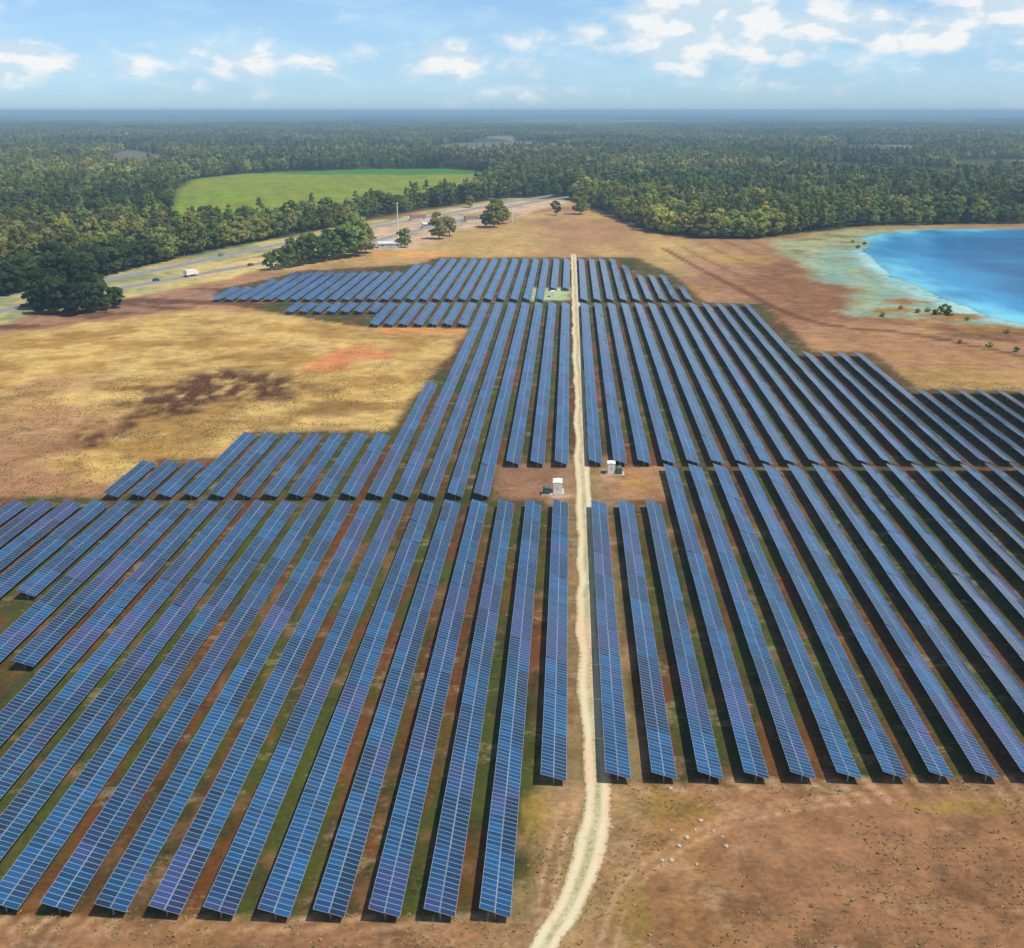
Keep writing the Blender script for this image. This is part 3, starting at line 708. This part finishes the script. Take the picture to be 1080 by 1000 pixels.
def crown_mesh(name, seed, R, Hh, base, nblob, nleaf, ls, conic=0.0):
    """leaf clumps: blobs over an uneven ellipsoid (or cone), each a shell of small faces"""
    r = np.random.default_rng(seed); V = []
    for k in range(nblob):
        zf = r.uniform(0.02, 1.0); rad = R * (math.sqrt(max(0, 1 - (2 * zf - 1) ** 2)) * (1 - conic) + conic * (1 - zf) * 1.05) * r.uniform(0.45, 1.0)
        th = r.uniform(0, 2 * math.pi); c = np.array([rad * math.cos(th), rad * math.sin(th), base + zf * Hh])
        br_ = R * r.uniform(0.24, 0.44) * (1 - 0.35 * zf * (conic > 0))
        d = r.normal(size=(nleaf, 3)); d /= np.linalg.norm(d, axis=1)[:, None]; d[:, 2] = np.abs(d[:, 2]) * 0.9 + d[:, 2] * 0.1
        p = c + d * br_ * r.uniform(0.6, 1.08, (nleaf, 1)) * np.array([1, 1, 0.8])
        nrm = d + r.normal(size=(nleaf, 3)) * 0.28; nrm /= np.linalg.norm(nrm, axis=1)[:, None]
        t1 = np.cross(nrm, r.normal(size=(nleaf, 3))); t1 /= np.linalg.norm(t1, axis=1)[:, None]; t2 = np.cross(nrm, t1)
        s = ls * r.uniform(0.6, 1.4, (nleaf, 1))
        V.append(np.stack([p - t1 * s - t2 * s * .6, p + t1 * s - t2 * s * .7, p + t1 * s * .8 + t2 * s * .7, p - t1 * s * .7 + t2 * s * .6], 1).reshape(-1, 3))
    V = np.concatenate(V); nq = len(V) // 4
    me = bpy.data.meshes.new(name); me.vertices.add(len(V)); me.vertices.foreach_set('co', V.astype(np.float32).ravel())
    me.loops.add(len(V)); me.loops.foreach_set('vertex_index', np.arange(len(V), dtype=np.int32))
    me.polygons.add(nq); me.polygons.foreach_set('loop_start', np.arange(0, len(V), 4, dtype=np.int32)); me.polygons.foreach_set('loop_total', np.full(nq, 4, np.int32))
    me.update(calc_edges=True); return me


def trunk_mesh(seed, H, r0, nb=5):
    rnd = random.Random(seed); m = MB(); p = Vector((0, 0, -0.3)); r = r0
    for k in range(4):
        q = p + Vector((rnd.uniform(-.3, .3), rnd.uniform(-.3, .3), H * 0.22)); m.tube(p, q, r, r * .8, 6, k == 0); p = q; r *= .8
    for k in range(nb):
        z = H * rnd.uniform(.35, .75); a = rnd.uniform(0, 6.28); L = H * rnd.uniform(.16, .26)
        m.tube((0, 0, z), (math.cos(a) * L, math.sin(a) * L, z + L * .7), r0 * .35, r0 * .1, 5, False)
    me = m.mesh('trunk'); me.materials.append(m_bark); return me


KINDS = []
for k in range(5):   # broadleaf
    R = 4.2 + 0.5 * k; Hh = 8.5 + k
    Hh += 1.5; cm = crown_mesh('crown', 100 + k, R, Hh, 1.6, 36 + 2 * k, 44, 0.52); KINDS.append((cm, trunk_mesh(k, Hh, .32), 1.6 + Hh))
for k in range(3):   # pine
    cm = crown_mesh('crown', 200 + k, 3.3 + .3 * k, 14 + k, 4.0, 32, 38, 0.45, conic=0.5); KINDS.append((cm, trunk_mesh(20 + k, 18, .28), 18.5 + k))
for k in range(2):   # low shrub
    cm = crown_mesh('foliage', 300 + k, 1.9, 2.2, 0.2, 14, 34, 0.3); KINDS.append((cm, trunk_mesh(40 + k, 2.2, .1, 4), 2.4))
for cm, tm, h_ in KINDS: cm.materials.append(m_leaf)
DARKK = []
for k in range(3):
    cm = crown_mesh('crown', 400 + k, 5.2 + .5 * k, 10.5 + k, 1.4, 40, 50, 0.55); cm.materials.append(m_leaf2); DARKK.append((cm, trunk_mesh(60 + k, 12, .4), 12 + k))
placed = []


def tree(x, y, kind, s, label, group=None, name='tree', cat='tree'):
    cm, tm, h_ = kind
    r = empty(name, (x, y, 0), random.uniform(0, 6.28), label=label, category=cat, group=group)
    r.scale = (s * random.uniform(.92, 1.08), s * random.uniform(.92, 1.08), s * random.uniform(.88, 1.12))
    link('trunk' if name == 'tree' else 'stem', tm, None, r); c = link('crown' if name == 'tree' else 'foliage', cm, None, r)
    placed.append((x, y)); return c


def proj(p, z=0):
    D = Vector((p[0], p[1], z - CH)); return 540 + FPX * D.dot(cr) / D.dot(cf), 500 - FPX * D.dot(cu) / D.dot(cf)


def along(px_pts, step, rows, gap, jit):
    P = GP(px_pts); seg = np.hypot(*np.diff(P, axis=0).T); s = np.concatenate([[0], np.cumsum(seg)]); out = []
    for r in range(rows):
        t = np.arange(0, s[-1], step) + random.uniform(0, step)
        for q in t:
            if q > s[-1]: continue
            x = np.interp(q, s, P[:, 0]); y = np.interp(q, s, P[:, 1]); i = min(np.searchsorted(s, q, 'right') - 1, len(seg) - 1)
            d = (P[i + 1] - P[i]) / seg[i]; n = np.array([-d[1], d[0]])
            out.append((x + n[0] * (r * gap + random.uniform(-jit, jit)), y + n[1] * (r * gap + random.uniform(-jit, jit))))
    return out


# front edge of the woods (largest in the photo)
LEFT_EDGE = [(-30, 318), (60, 300), (110, 290), (210, 266), (350, 239), (392, 229)]
RIGHT_EDGE = [(606, 210), (640, 223), (690, 245), (740, 251), (790, 252), (835, 246), (868, 243)]
FAR_EDGE = [(868, 243), (905, 238.5), (1000, 236.3), (1085, 235.6)]
cnt = 0
for (x, y) in along(LEFT_EDGE, 9.5, 2, 9, 2.5):
    tree(x, y, random.choice(DARKK if proj((x, y))[0] < 170 else KINDS[:8] + KINDS[:5] + DARKK[:1]), random.uniform(.85, 1.25), 'green tree on the front edge of the wood behind the highway', 'trees on the edge of the wood behind the highway'); cnt += 1
for (x, y) in along(RIGHT_EDGE, 9, 2, 9, 2.5):
    tree(x, y, random.choice(KINDS[:8]), random.uniform(.95, 1.4), 'olive tree on the front edge of the wood left of the lake', 'trees on the edge of the wood left of the lake'); cnt += 1
for (x, y) in along(FAR_EDGE, 13, 1, 9, 3):
    tree(x, y, random.choice(KINDS[:8] + DARKK), random.uniform(.8, 1.15), 'tree in the line along the far shore of the blue lake', 'trees along the far shore of the lake'); cnt += 1
# dark clump in front of the highway, left
for k, (px, py, s) in enumerate([(42, 331, 1.0), (58, 331, 1.25), (76, 332, 1.1), (94, 329, 1.2), (50, 324, 1.3), (84, 322, 1.5), (108, 327, .95), (122, 325, .75), (66, 317, 1.55), (36, 326, .95), (100, 320, 1.05)]):
    x, y = G(px, py); tree(x, y, DARKK[k % 3], s, 'dark dense tree in the clump before the highway at the meadow corner', 'dark trees in the clump at the meadow corner')
# clump beside the top-left panels
for k, (px, py, s) in enumerate([(285, 285, .85), (294, 284, 1.0), (305, 282, 1.05), (316, 280, 1.1), (328, 278, 1.1), (340, 276, 1.15), (352, 274, 1.5), (364, 272, 1.7), (376, 270, 1.65), (386, 267, 1.2), (358, 267, 1.6), (372, 265, 1.5), (342, 270, 1.2), (324, 273, 1.1), (308, 276, 1.0)]):
    x, y = G(px, py); tree(x, y, (KINDS[:5] + DARKK[:1])[k % 6], s, 'green tree in the hedge-like clump between highway and top-left panels', 'trees in the clump above the top-left panels')
# single trees in the sandy clearing
for px, py, s, kd, lb in [(427, 261, .9, 2, 'small tree right of the white shed on the sandy clearing'), (463, 252, 1.35, 3, 'broad green tree on the sandy clearing above the panels'), (474, 249, 1.15, 1, 'lower tree leaning against the broad one on the clearing'),
                          (521, 240, 1.35, 4, 'tall green tree right of the clearing above the panels'), (512, 239, 1.0, 0, 'smaller tree left of the tall one on the clearing'),
                          (530, 236, 1.1, 2, 'round tree at the right end of the clearing by the road'), (612, 226, 1.35, 3, 'lone dark green tree above the brown field, left of the wood'),
                          (586, 227, 1.0, 1, 'small tree left of the lone dark tree by the road'), (496, 219, .9, 0, 'tree behind the road above the clearing'), (557, 207, .9, 4, 'tree standing where the highway meets the far wood')]:
    x, y = G(px, py); tree(x, y, KINDS[kd], s, lb)
for k, (px, py, s) in enumerate([(905, 262, .9), (912, 258, .8), (899, 256, .7), (930, 334, .7), (1020, 338, .6), (968, 330, .8), (1062, 352, .8), (1072, 371, .7), (1012, 362, .5), (988, 332, 1.0), (996, 331, 1.5), (1002, 333, .9), (978, 329, .7), (1043, 366, .8), (950, 326, .6)]):
    x, y = G(px, py); tree(x, y, KINDS[8 + k % 2], s, 'low bush on the pale flats below the lake', 'bushes on the lake flats', name='bush', cat='bush')

# the rest of the woods, nearest four kilometres: one mass
N = 420000
ra = np.radians(RNG.uniform(-34, 34, N)) - PSI; rd = np.sqrt(RNG.uniform(380 ** 2, 7000 ** 2, N))
keepd = RNG.uniform(0, 1, N) < np.clip(1.25 - rd / 6200, 0.35, 1.0); ra, rd = ra[keepd], rd[keepd]
tx, ty = rd * np.sin(ra), rd * np.cos(ra)
ok = (sdist(OPEN, tx, ty) < -7) & (sdist(FIELD, tx, ty) < -4)
r1 = np.minimum(dline(ROAD1, tx, ty, False), dline(ROAD2, tx, ty, False)); ok &= r1 > 12
pn = fbm(tx / 260, ty / 520, 8 + 90, 3); ok &= ~((rd > 1500) & (pn > 0.64))
for P_ in CLEAR: ok &= sdist(P_, tx, ty) < 0
pp = np.array(placed)
px_, py_ = tx[ok], ty[ok]
dm = np.full(len(px_), 1e9)
for q in pp: dm = np.minimum(dm, np.hypot(px_ - q[0], py_ - q[1]))
px_, py_ = px_[dm > 6], py_[dm > 6]
cell = {}
keepi = []
for i in range(len(px_)):
    g_ = 6.2 if py_[i] < 1500 else 8.5
    kx = (int(px_[i] // g_), int(py_[i] // g_), g_)
    if kx in cell: continue
    cell[kx] = 1; keepi.append(i)
px_, py_ = px_[keepi], py_[keepi]
print('forest instances', len(px_), 'individual trees', len(placed))
fm = bpy.data.meshes.new('forest'); fm.vertices.add(len(px_)); fm.vertices.foreach_set('co', np.stack([px_, py_, np.zeros(len(px_))], 1).astype(np.float32).ravel())
crowns = []
seen = set()
for o in list(C.objects):
    if o.name.startswith('crown') and o.data.name not in seen: seen.add(o.data.name); crowns.append(o)
fo = link('forest', fm, None, kind='stuff', label='dense mixed woodland stretching behind the highway and the lake', category='forest')
gn = bpy.data.node_groups.new('forest_scatter', 'GeometryNodeTree')
gn.interface.new_socket('Geometry', in_out='INPUT', socket_type='NodeSocketGeometry'); gn.interface.new_socket('Geometry', in_out='OUTPUT', socket_type='NodeSocketGeometry')
gi = gn.nodes.new('NodeGroupInput'); go = gn.nodes.new('NodeGroupOutput'); iop = gn.nodes.new('GeometryNodeInstanceOnPoints'); jn = gn.nodes.new('GeometryNodeJoinGeometry')
for o in reversed(crowns):
    oi = gn.nodes.new('GeometryNodeObjectInfo'); oi.inputs['Object'].default_value = o; oi.inputs['As Instance'].default_value = True; oi.transform_space = 'ORIGINAL'
    gn.links.new(oi.outputs['Geometry'], jn.inputs[0])
iop.inputs['Pick Instance'].default_value = True
rv = gn.nodes.new('FunctionNodeRandomValue'); rv.data_type = 'FLOAT_VECTOR'; rv.inputs[0].default_value = (0, 0, 0); rv.inputs[1].default_value = (0.08, 0.08, 6.28)
rs = gn.nodes.new('FunctionNodeRandomValue'); rs.data_type = 'FLOAT'; rs.inputs[2].default_value = 0.6; rs.inputs[3].default_value = 1.38; rs.inputs['Seed'].default_value = 5
ri = gn.nodes.new('FunctionNodeRandomValue'); ri.data_type = 'INT'; ri.inputs[4].default_value = 0; ri.inputs[5].default_value = max(0, len(crowns) - 1); ri.inputs['Seed'].default_value = 9
gn.links.new(gi.outputs[0], iop.inputs['Points']); gn.links.new(jn.outputs[0], iop.inputs['Instance'])
gn.links.new(rv.outputs[0], iop.inputs['Rotation']); gn.links.new(rs.outputs[1], iop.inputs['Scale']); gn.links.new(ri.outputs[2], iop.inputs['Instance Index'])
gn.links.new(iop.outputs[0], go.inputs[0])
md = fo.modifiers.new('scatter', 'NODES'); md.node_group = gn

# far woods: rolling canopy out to the horizon
NF, NB = 620, 760
fd = 6850 * (60000 / 6850) ** np.linspace(0, 1, NF); fa = np.radians(np.linspace(-40, 40, NB)) - PSI
FD, FA = np.meshgrid(fd, fa, indexing='ij'); fx, fy = (FD * np.sin(FA)).ravel(), (FD * np.cos(FA)).ravel()
cl = fbm(fx / 900, fy / 2200, 8, 4)
wood = np.clip((0.72 - cl) * 18, 0, 1)
hz = wood * (9 + 7 * RNG.uniform(0, 1, len(fx)) + 8 * fbm(fx / 120, fy / 200, 71, 3)) + 0.5 + 60 * np.clip((FD.ravel() - 9000) / 50000, 0, 1) * fbm(fx / 5000, fy / 9000, 73, 3)
fc = np.tile(np.array(alb((0.17, 0.25, 0.15))), (len(fx), 1)) * (0.6 + 0.8 * RNG.uniform(0, 1, (len(fx), 1)))
fc = paint(fc, np.clip((fbm(fx / 700, fy / 1500, 75, 4) - 0.48) * 6, 0, 1)[:, None], alb((0.10, 0.16, 0.11)))
fc = paint(fc, (1 - wood)[:, None] * np.where(fbm(fx / 1500, fy / 3000, 76, 2) > 0.5, 1.0, 0.5)[:, None], alb((0.42, 0.38, 0.30)))
fc = paint(fc, wood[:, None] * np.clip((fbm(fx / 900, fy / 2600, 79, 4) - 0.50) * 9, 0, .85)[:, None], alb((0.30, 0.40, 0.22)))
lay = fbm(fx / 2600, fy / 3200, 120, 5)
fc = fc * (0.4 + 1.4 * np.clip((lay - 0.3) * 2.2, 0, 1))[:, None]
ffm = grid_mesh('distant_forest', np.stack([fx, fy, hz], 1), NF, NB); col_attr(ffm, 'soil', fc)
m_far, nt = mat_new('distant_canopy'); at = nt.n('ShaderNodeAttribute', attribute_name='soil'); pos = nt.n('ShaderNodeNewGeometry').outputs['Position']
c = nt.mix(1.0, at.outputs['Color'], nt.mix(nt.noise(pos, 0.02, 5, 0.7), (0.0, 0.0, 0.0), (2.4, 2.3, 2.0)), 'MULTIPLY'); pbsdf(nt, c, 0.9, 0, 0.1)
link('distant_forest', ffm, m_far, kind='stuff', label='blue-green far woodland fading to the flat horizon', category='forest')

# ------------------------------------------------------------------ sheds, mast, vehicles on the highway
m_roofw = simple('white_metal_roof', (0.72, 0.76, 0.82), 0.35, 0.2); m_wall = simple('pale_wall', (0.6, 0.57, 0.5), 0.8); m_roofr = simple('rust_roof', (0.30, 0.09, 0.05), 0.7)
m_glass = simple('dark_glass', (0.03, 0.04, 0.05), 0.15)


def shed(px, py, L, D, Hh, rz, roofm, label, wallm=m_wall):
    x, y = G(px, py); r = empty('shed', (x, y, 0), rz, label=label, category='shed')
    MB().prism([(-L / 2, -.1), (L / 2, -.1), (L / 2, Hh), (0, Hh), (-L / 2, Hh)], -D / 2, D / 2).build('wall', wallm, r)
    b = MB(); b.v = []
    k = MB()
    k.v += [(-L / 2 - .4, -D / 2 - .5, Hh + .01), (L / 2 + .4, -D / 2 - .5, Hh + .01), (L / 2 + .4, D / 2 + .5, Hh + .01), (-L / 2 - .4, D / 2 + .5, Hh + .01), (-L / 2 - .4, 0, Hh + D * .2), (L / 2 + .4, 0, Hh + D * .2)]
    k.f += [(0, 1, 5, 4), (2, 3, 4, 5), (1, 2, 5), (3, 0, 4), (3, 2, 1, 0)]
    k.build('roof', roofm, r)
    MB().box(-1.6, 1.6, -D / 2 - .06, -D / 2, 0, 2.9).build('door', m_grey, r)
    for s in (-.32, .32):
        w_ = MB().box(L * s - .8, L * s + .8, -D / 2 - .05, -D / 2, 1.2, 2.2).build('window', m_roofw, r)
        MB().box(L * s - .7, L * s + .7, -D / 2 - .07, -D / 2 - .05, 1.3, 2.1).build('pane', m_glass, w_)


shed(411, 261, 16, 7, 3.0, .25, m_roofw, 'long low shed with a white-blue metal roof on the sandy clearing')
shed(441, 232, 13, 8, 3.2, .3, m_roofr, 'rust-red roofed shed behind the road, left of the clearing')
shed(497, 233, 11, 7, 3.0, .4, m_roofr, 'small brown-roofed building between the trees on the clearing')
shed(452, 240, 10, 7, 3.0, .3, m_roofw, 'small pale-roofed shed beside the broad green tree')


def mast(px, py, Hh, label):
    x, y = G(px, py); r = empty('mast', (x, y, 0), 0, label=label, category='mast')
    MB().tube((0, 0, -.3), (0, 0, Hh), .5, .28, 10).build('pole', m_white, r)
    MB().box(-.9, .9, -.3, .3, Hh - .6, Hh - .1).build('lamp_head', m_white, r)
    MB().tube((0, 0, -.1), (0, 0, .4), 1.0, .9, 12).build('base', m_conc, r)


mast(420, 256, 28, 'tall white mast rising beside the white shed'); mast(540, 234, 14, 'shorter pale mast at the right end of the clearing')


def at_road(R, px):
    """point and heading on a road at photo column px"""
    best = min(range(len(R) - 1), key=lambda i: abs(proj(R[i])[0] - px)); d = R[best + 1] - R[best]
    return R[best], math.atan2(d[1], d[0])


def proj(p, z=0):
    D = Vector((p[0], p[1], z - CH)); return 540 + FPX * D.dot(cr) / D.dot(cf), 500 - FPX * D.dot(cu) / D.dot(cf)


def fine(R):
    out = []
    for i in range(len(R) - 1):
        for k in range(12): out.append(R[i] + (R[i + 1] - R[i]) * k / 12)
    return np.array(out)


RF1, RF2 = fine(ROAD1), fine(ROAD2)
m_tyre = simple('tyre', (0.02, 0.02, 0.02), 0.9)


def wheel(r, x, y, R=.36, wd=.25):
    t = MB().tube((x, y - wd / 2, R), (x, y + wd / 2, R), R, R, 14).build('wheel', m_tyre, r)
    MB().tube((x, y - wd / 2 - .01, R), (x, y + wd / 2 + .01, R), R * .55, R * .55, 10).build('rim', m_grey, t)


def car(pt, rz, side, paint_, label):
    n = (-math.sin(rz), math.cos(rz)); r = empty('car', (pt[0] + n[0] * side, pt[1] + n[1] * side, .065), rz, label=label, category='car', group='vehicles on the highway')
    MB().prism([(-2.2, .3), (2.2, .3), (2.25, .75), (1.2, .92), (-2.15, .98)], -.88, .88).build('body', paint_, r)
    MB().prism([(-1.9, .98), (1.15, .93), (.45, 1.45), (-1.5, 1.48)], -.76, .76).build('cabin_glass', m_glass, r)
    MB().box(-1.45, .42, -.72, .72, 1.47, 1.52).build('roof', paint_, r)
    for x in (-1.4, 1.4):
        for y in (-.8, .8): wheel(r, x, y)
    for y in (-.6, .6): MB().box(2.2, 2.27, y - .18, y + .18, .6, .74).build('headlight', m_white, r)


def truck(pt, rz, side, label):
    n = (-math.sin(rz), math.cos(rz)); r = empty('truck', (pt[0] + n[0] * side, pt[1] + n[1] * side, .065), rz, label=label, category='truck', group='vehicles on the highway')
    MB().box(-5, 2.6, -1.25, 1.25, 1.1, 3.9).build('cargo_box', m_white, r)
    MB().prism([(2.8, .6), (4.9, .6), (4.95, 1.7), (4.4, 2.8), (2.8, 2.9)], -1.2, 1.2).build('cab', m_white, r)
    MB().prism([(4.5, 1.75), (4.98, 1.75), (4.46, 2.72), (4.3, 2.72)], -1.05, 1.05).build('windscreen', m_glass, r)
    MB().box(-5, 4.8, -.5, .5, .6, 1.1).build('chassis', m_dark, r)
    for x in (-4, -2.8, 3.8):
        for y in (-1.05, 1.05): wheel(r, x, y, .5, .35)
    for y in (-.9, .9): MB().box(4.9, 4.97, y - .15, y + .15, .9, 1.1).build('headlight', m_roofw, r)


p, a = at_road(RF1, 199); truck(p, a, -2.2, 'white box truck driving on the highway left of the top-left panels')
m_blue = simple('blue_car_paint', (0.05, 0.09, 0.25), 0.3, .3); m_red = simple('red_car_paint', (0.35, 0.04, 0.03), 0.3, .3); m_silver = simple('silver_car_paint', (0.5, 0.5, 0.52), 0.3, .5)
for px, R_, sd_, pm, lb in [(22, RF1, -2.2, m_blue, 'dark blue car on the highway left of the dark tree clump'), (168, RF1, 2.2, m_blue, 'blue car just behind the white truck on the highway'),
                            (236, RF2, 2.2, m_silver, 'silver car on the far carriageway of the highway'), (262, RF1, -2.2, m_red, 'red car on the near carriageway right of the truck'),
                            (434, RF1, 2.2, m_silver, 'silver car on the highway by the red-roofed shed')]:
    p, a = at_road(R_, px); car(p, a, sd_, pm, lb)

# ------------------------------------------------------------------ haze
ZT = 99.0
hb = MB().box(-62000, 62000, -3000, 72000, -1.0, ZT).mesh('haze')
m_haze = bpy.data.materials.new('haze_air'); m_haze.use_nodes = True; nt = NT(m_haze.node_tree)
pv = nt.n('ShaderNodeVolumePrincipled'); pv.inputs['Color'].default_value = (0.50, 0.75, 0.95, 1); pv.inputs['Density'].default_value = 0.00013; pv.inputs['Anisotropy'].default_value = 0.0
om = nt.n('ShaderNodeOutputMaterial'); nt.put(om.inputs['Volume'], pv.outputs[0])
link('haze', hb, m_haze, kind='stuff', label='thin blue air haze lying over the far woods', category='haze')
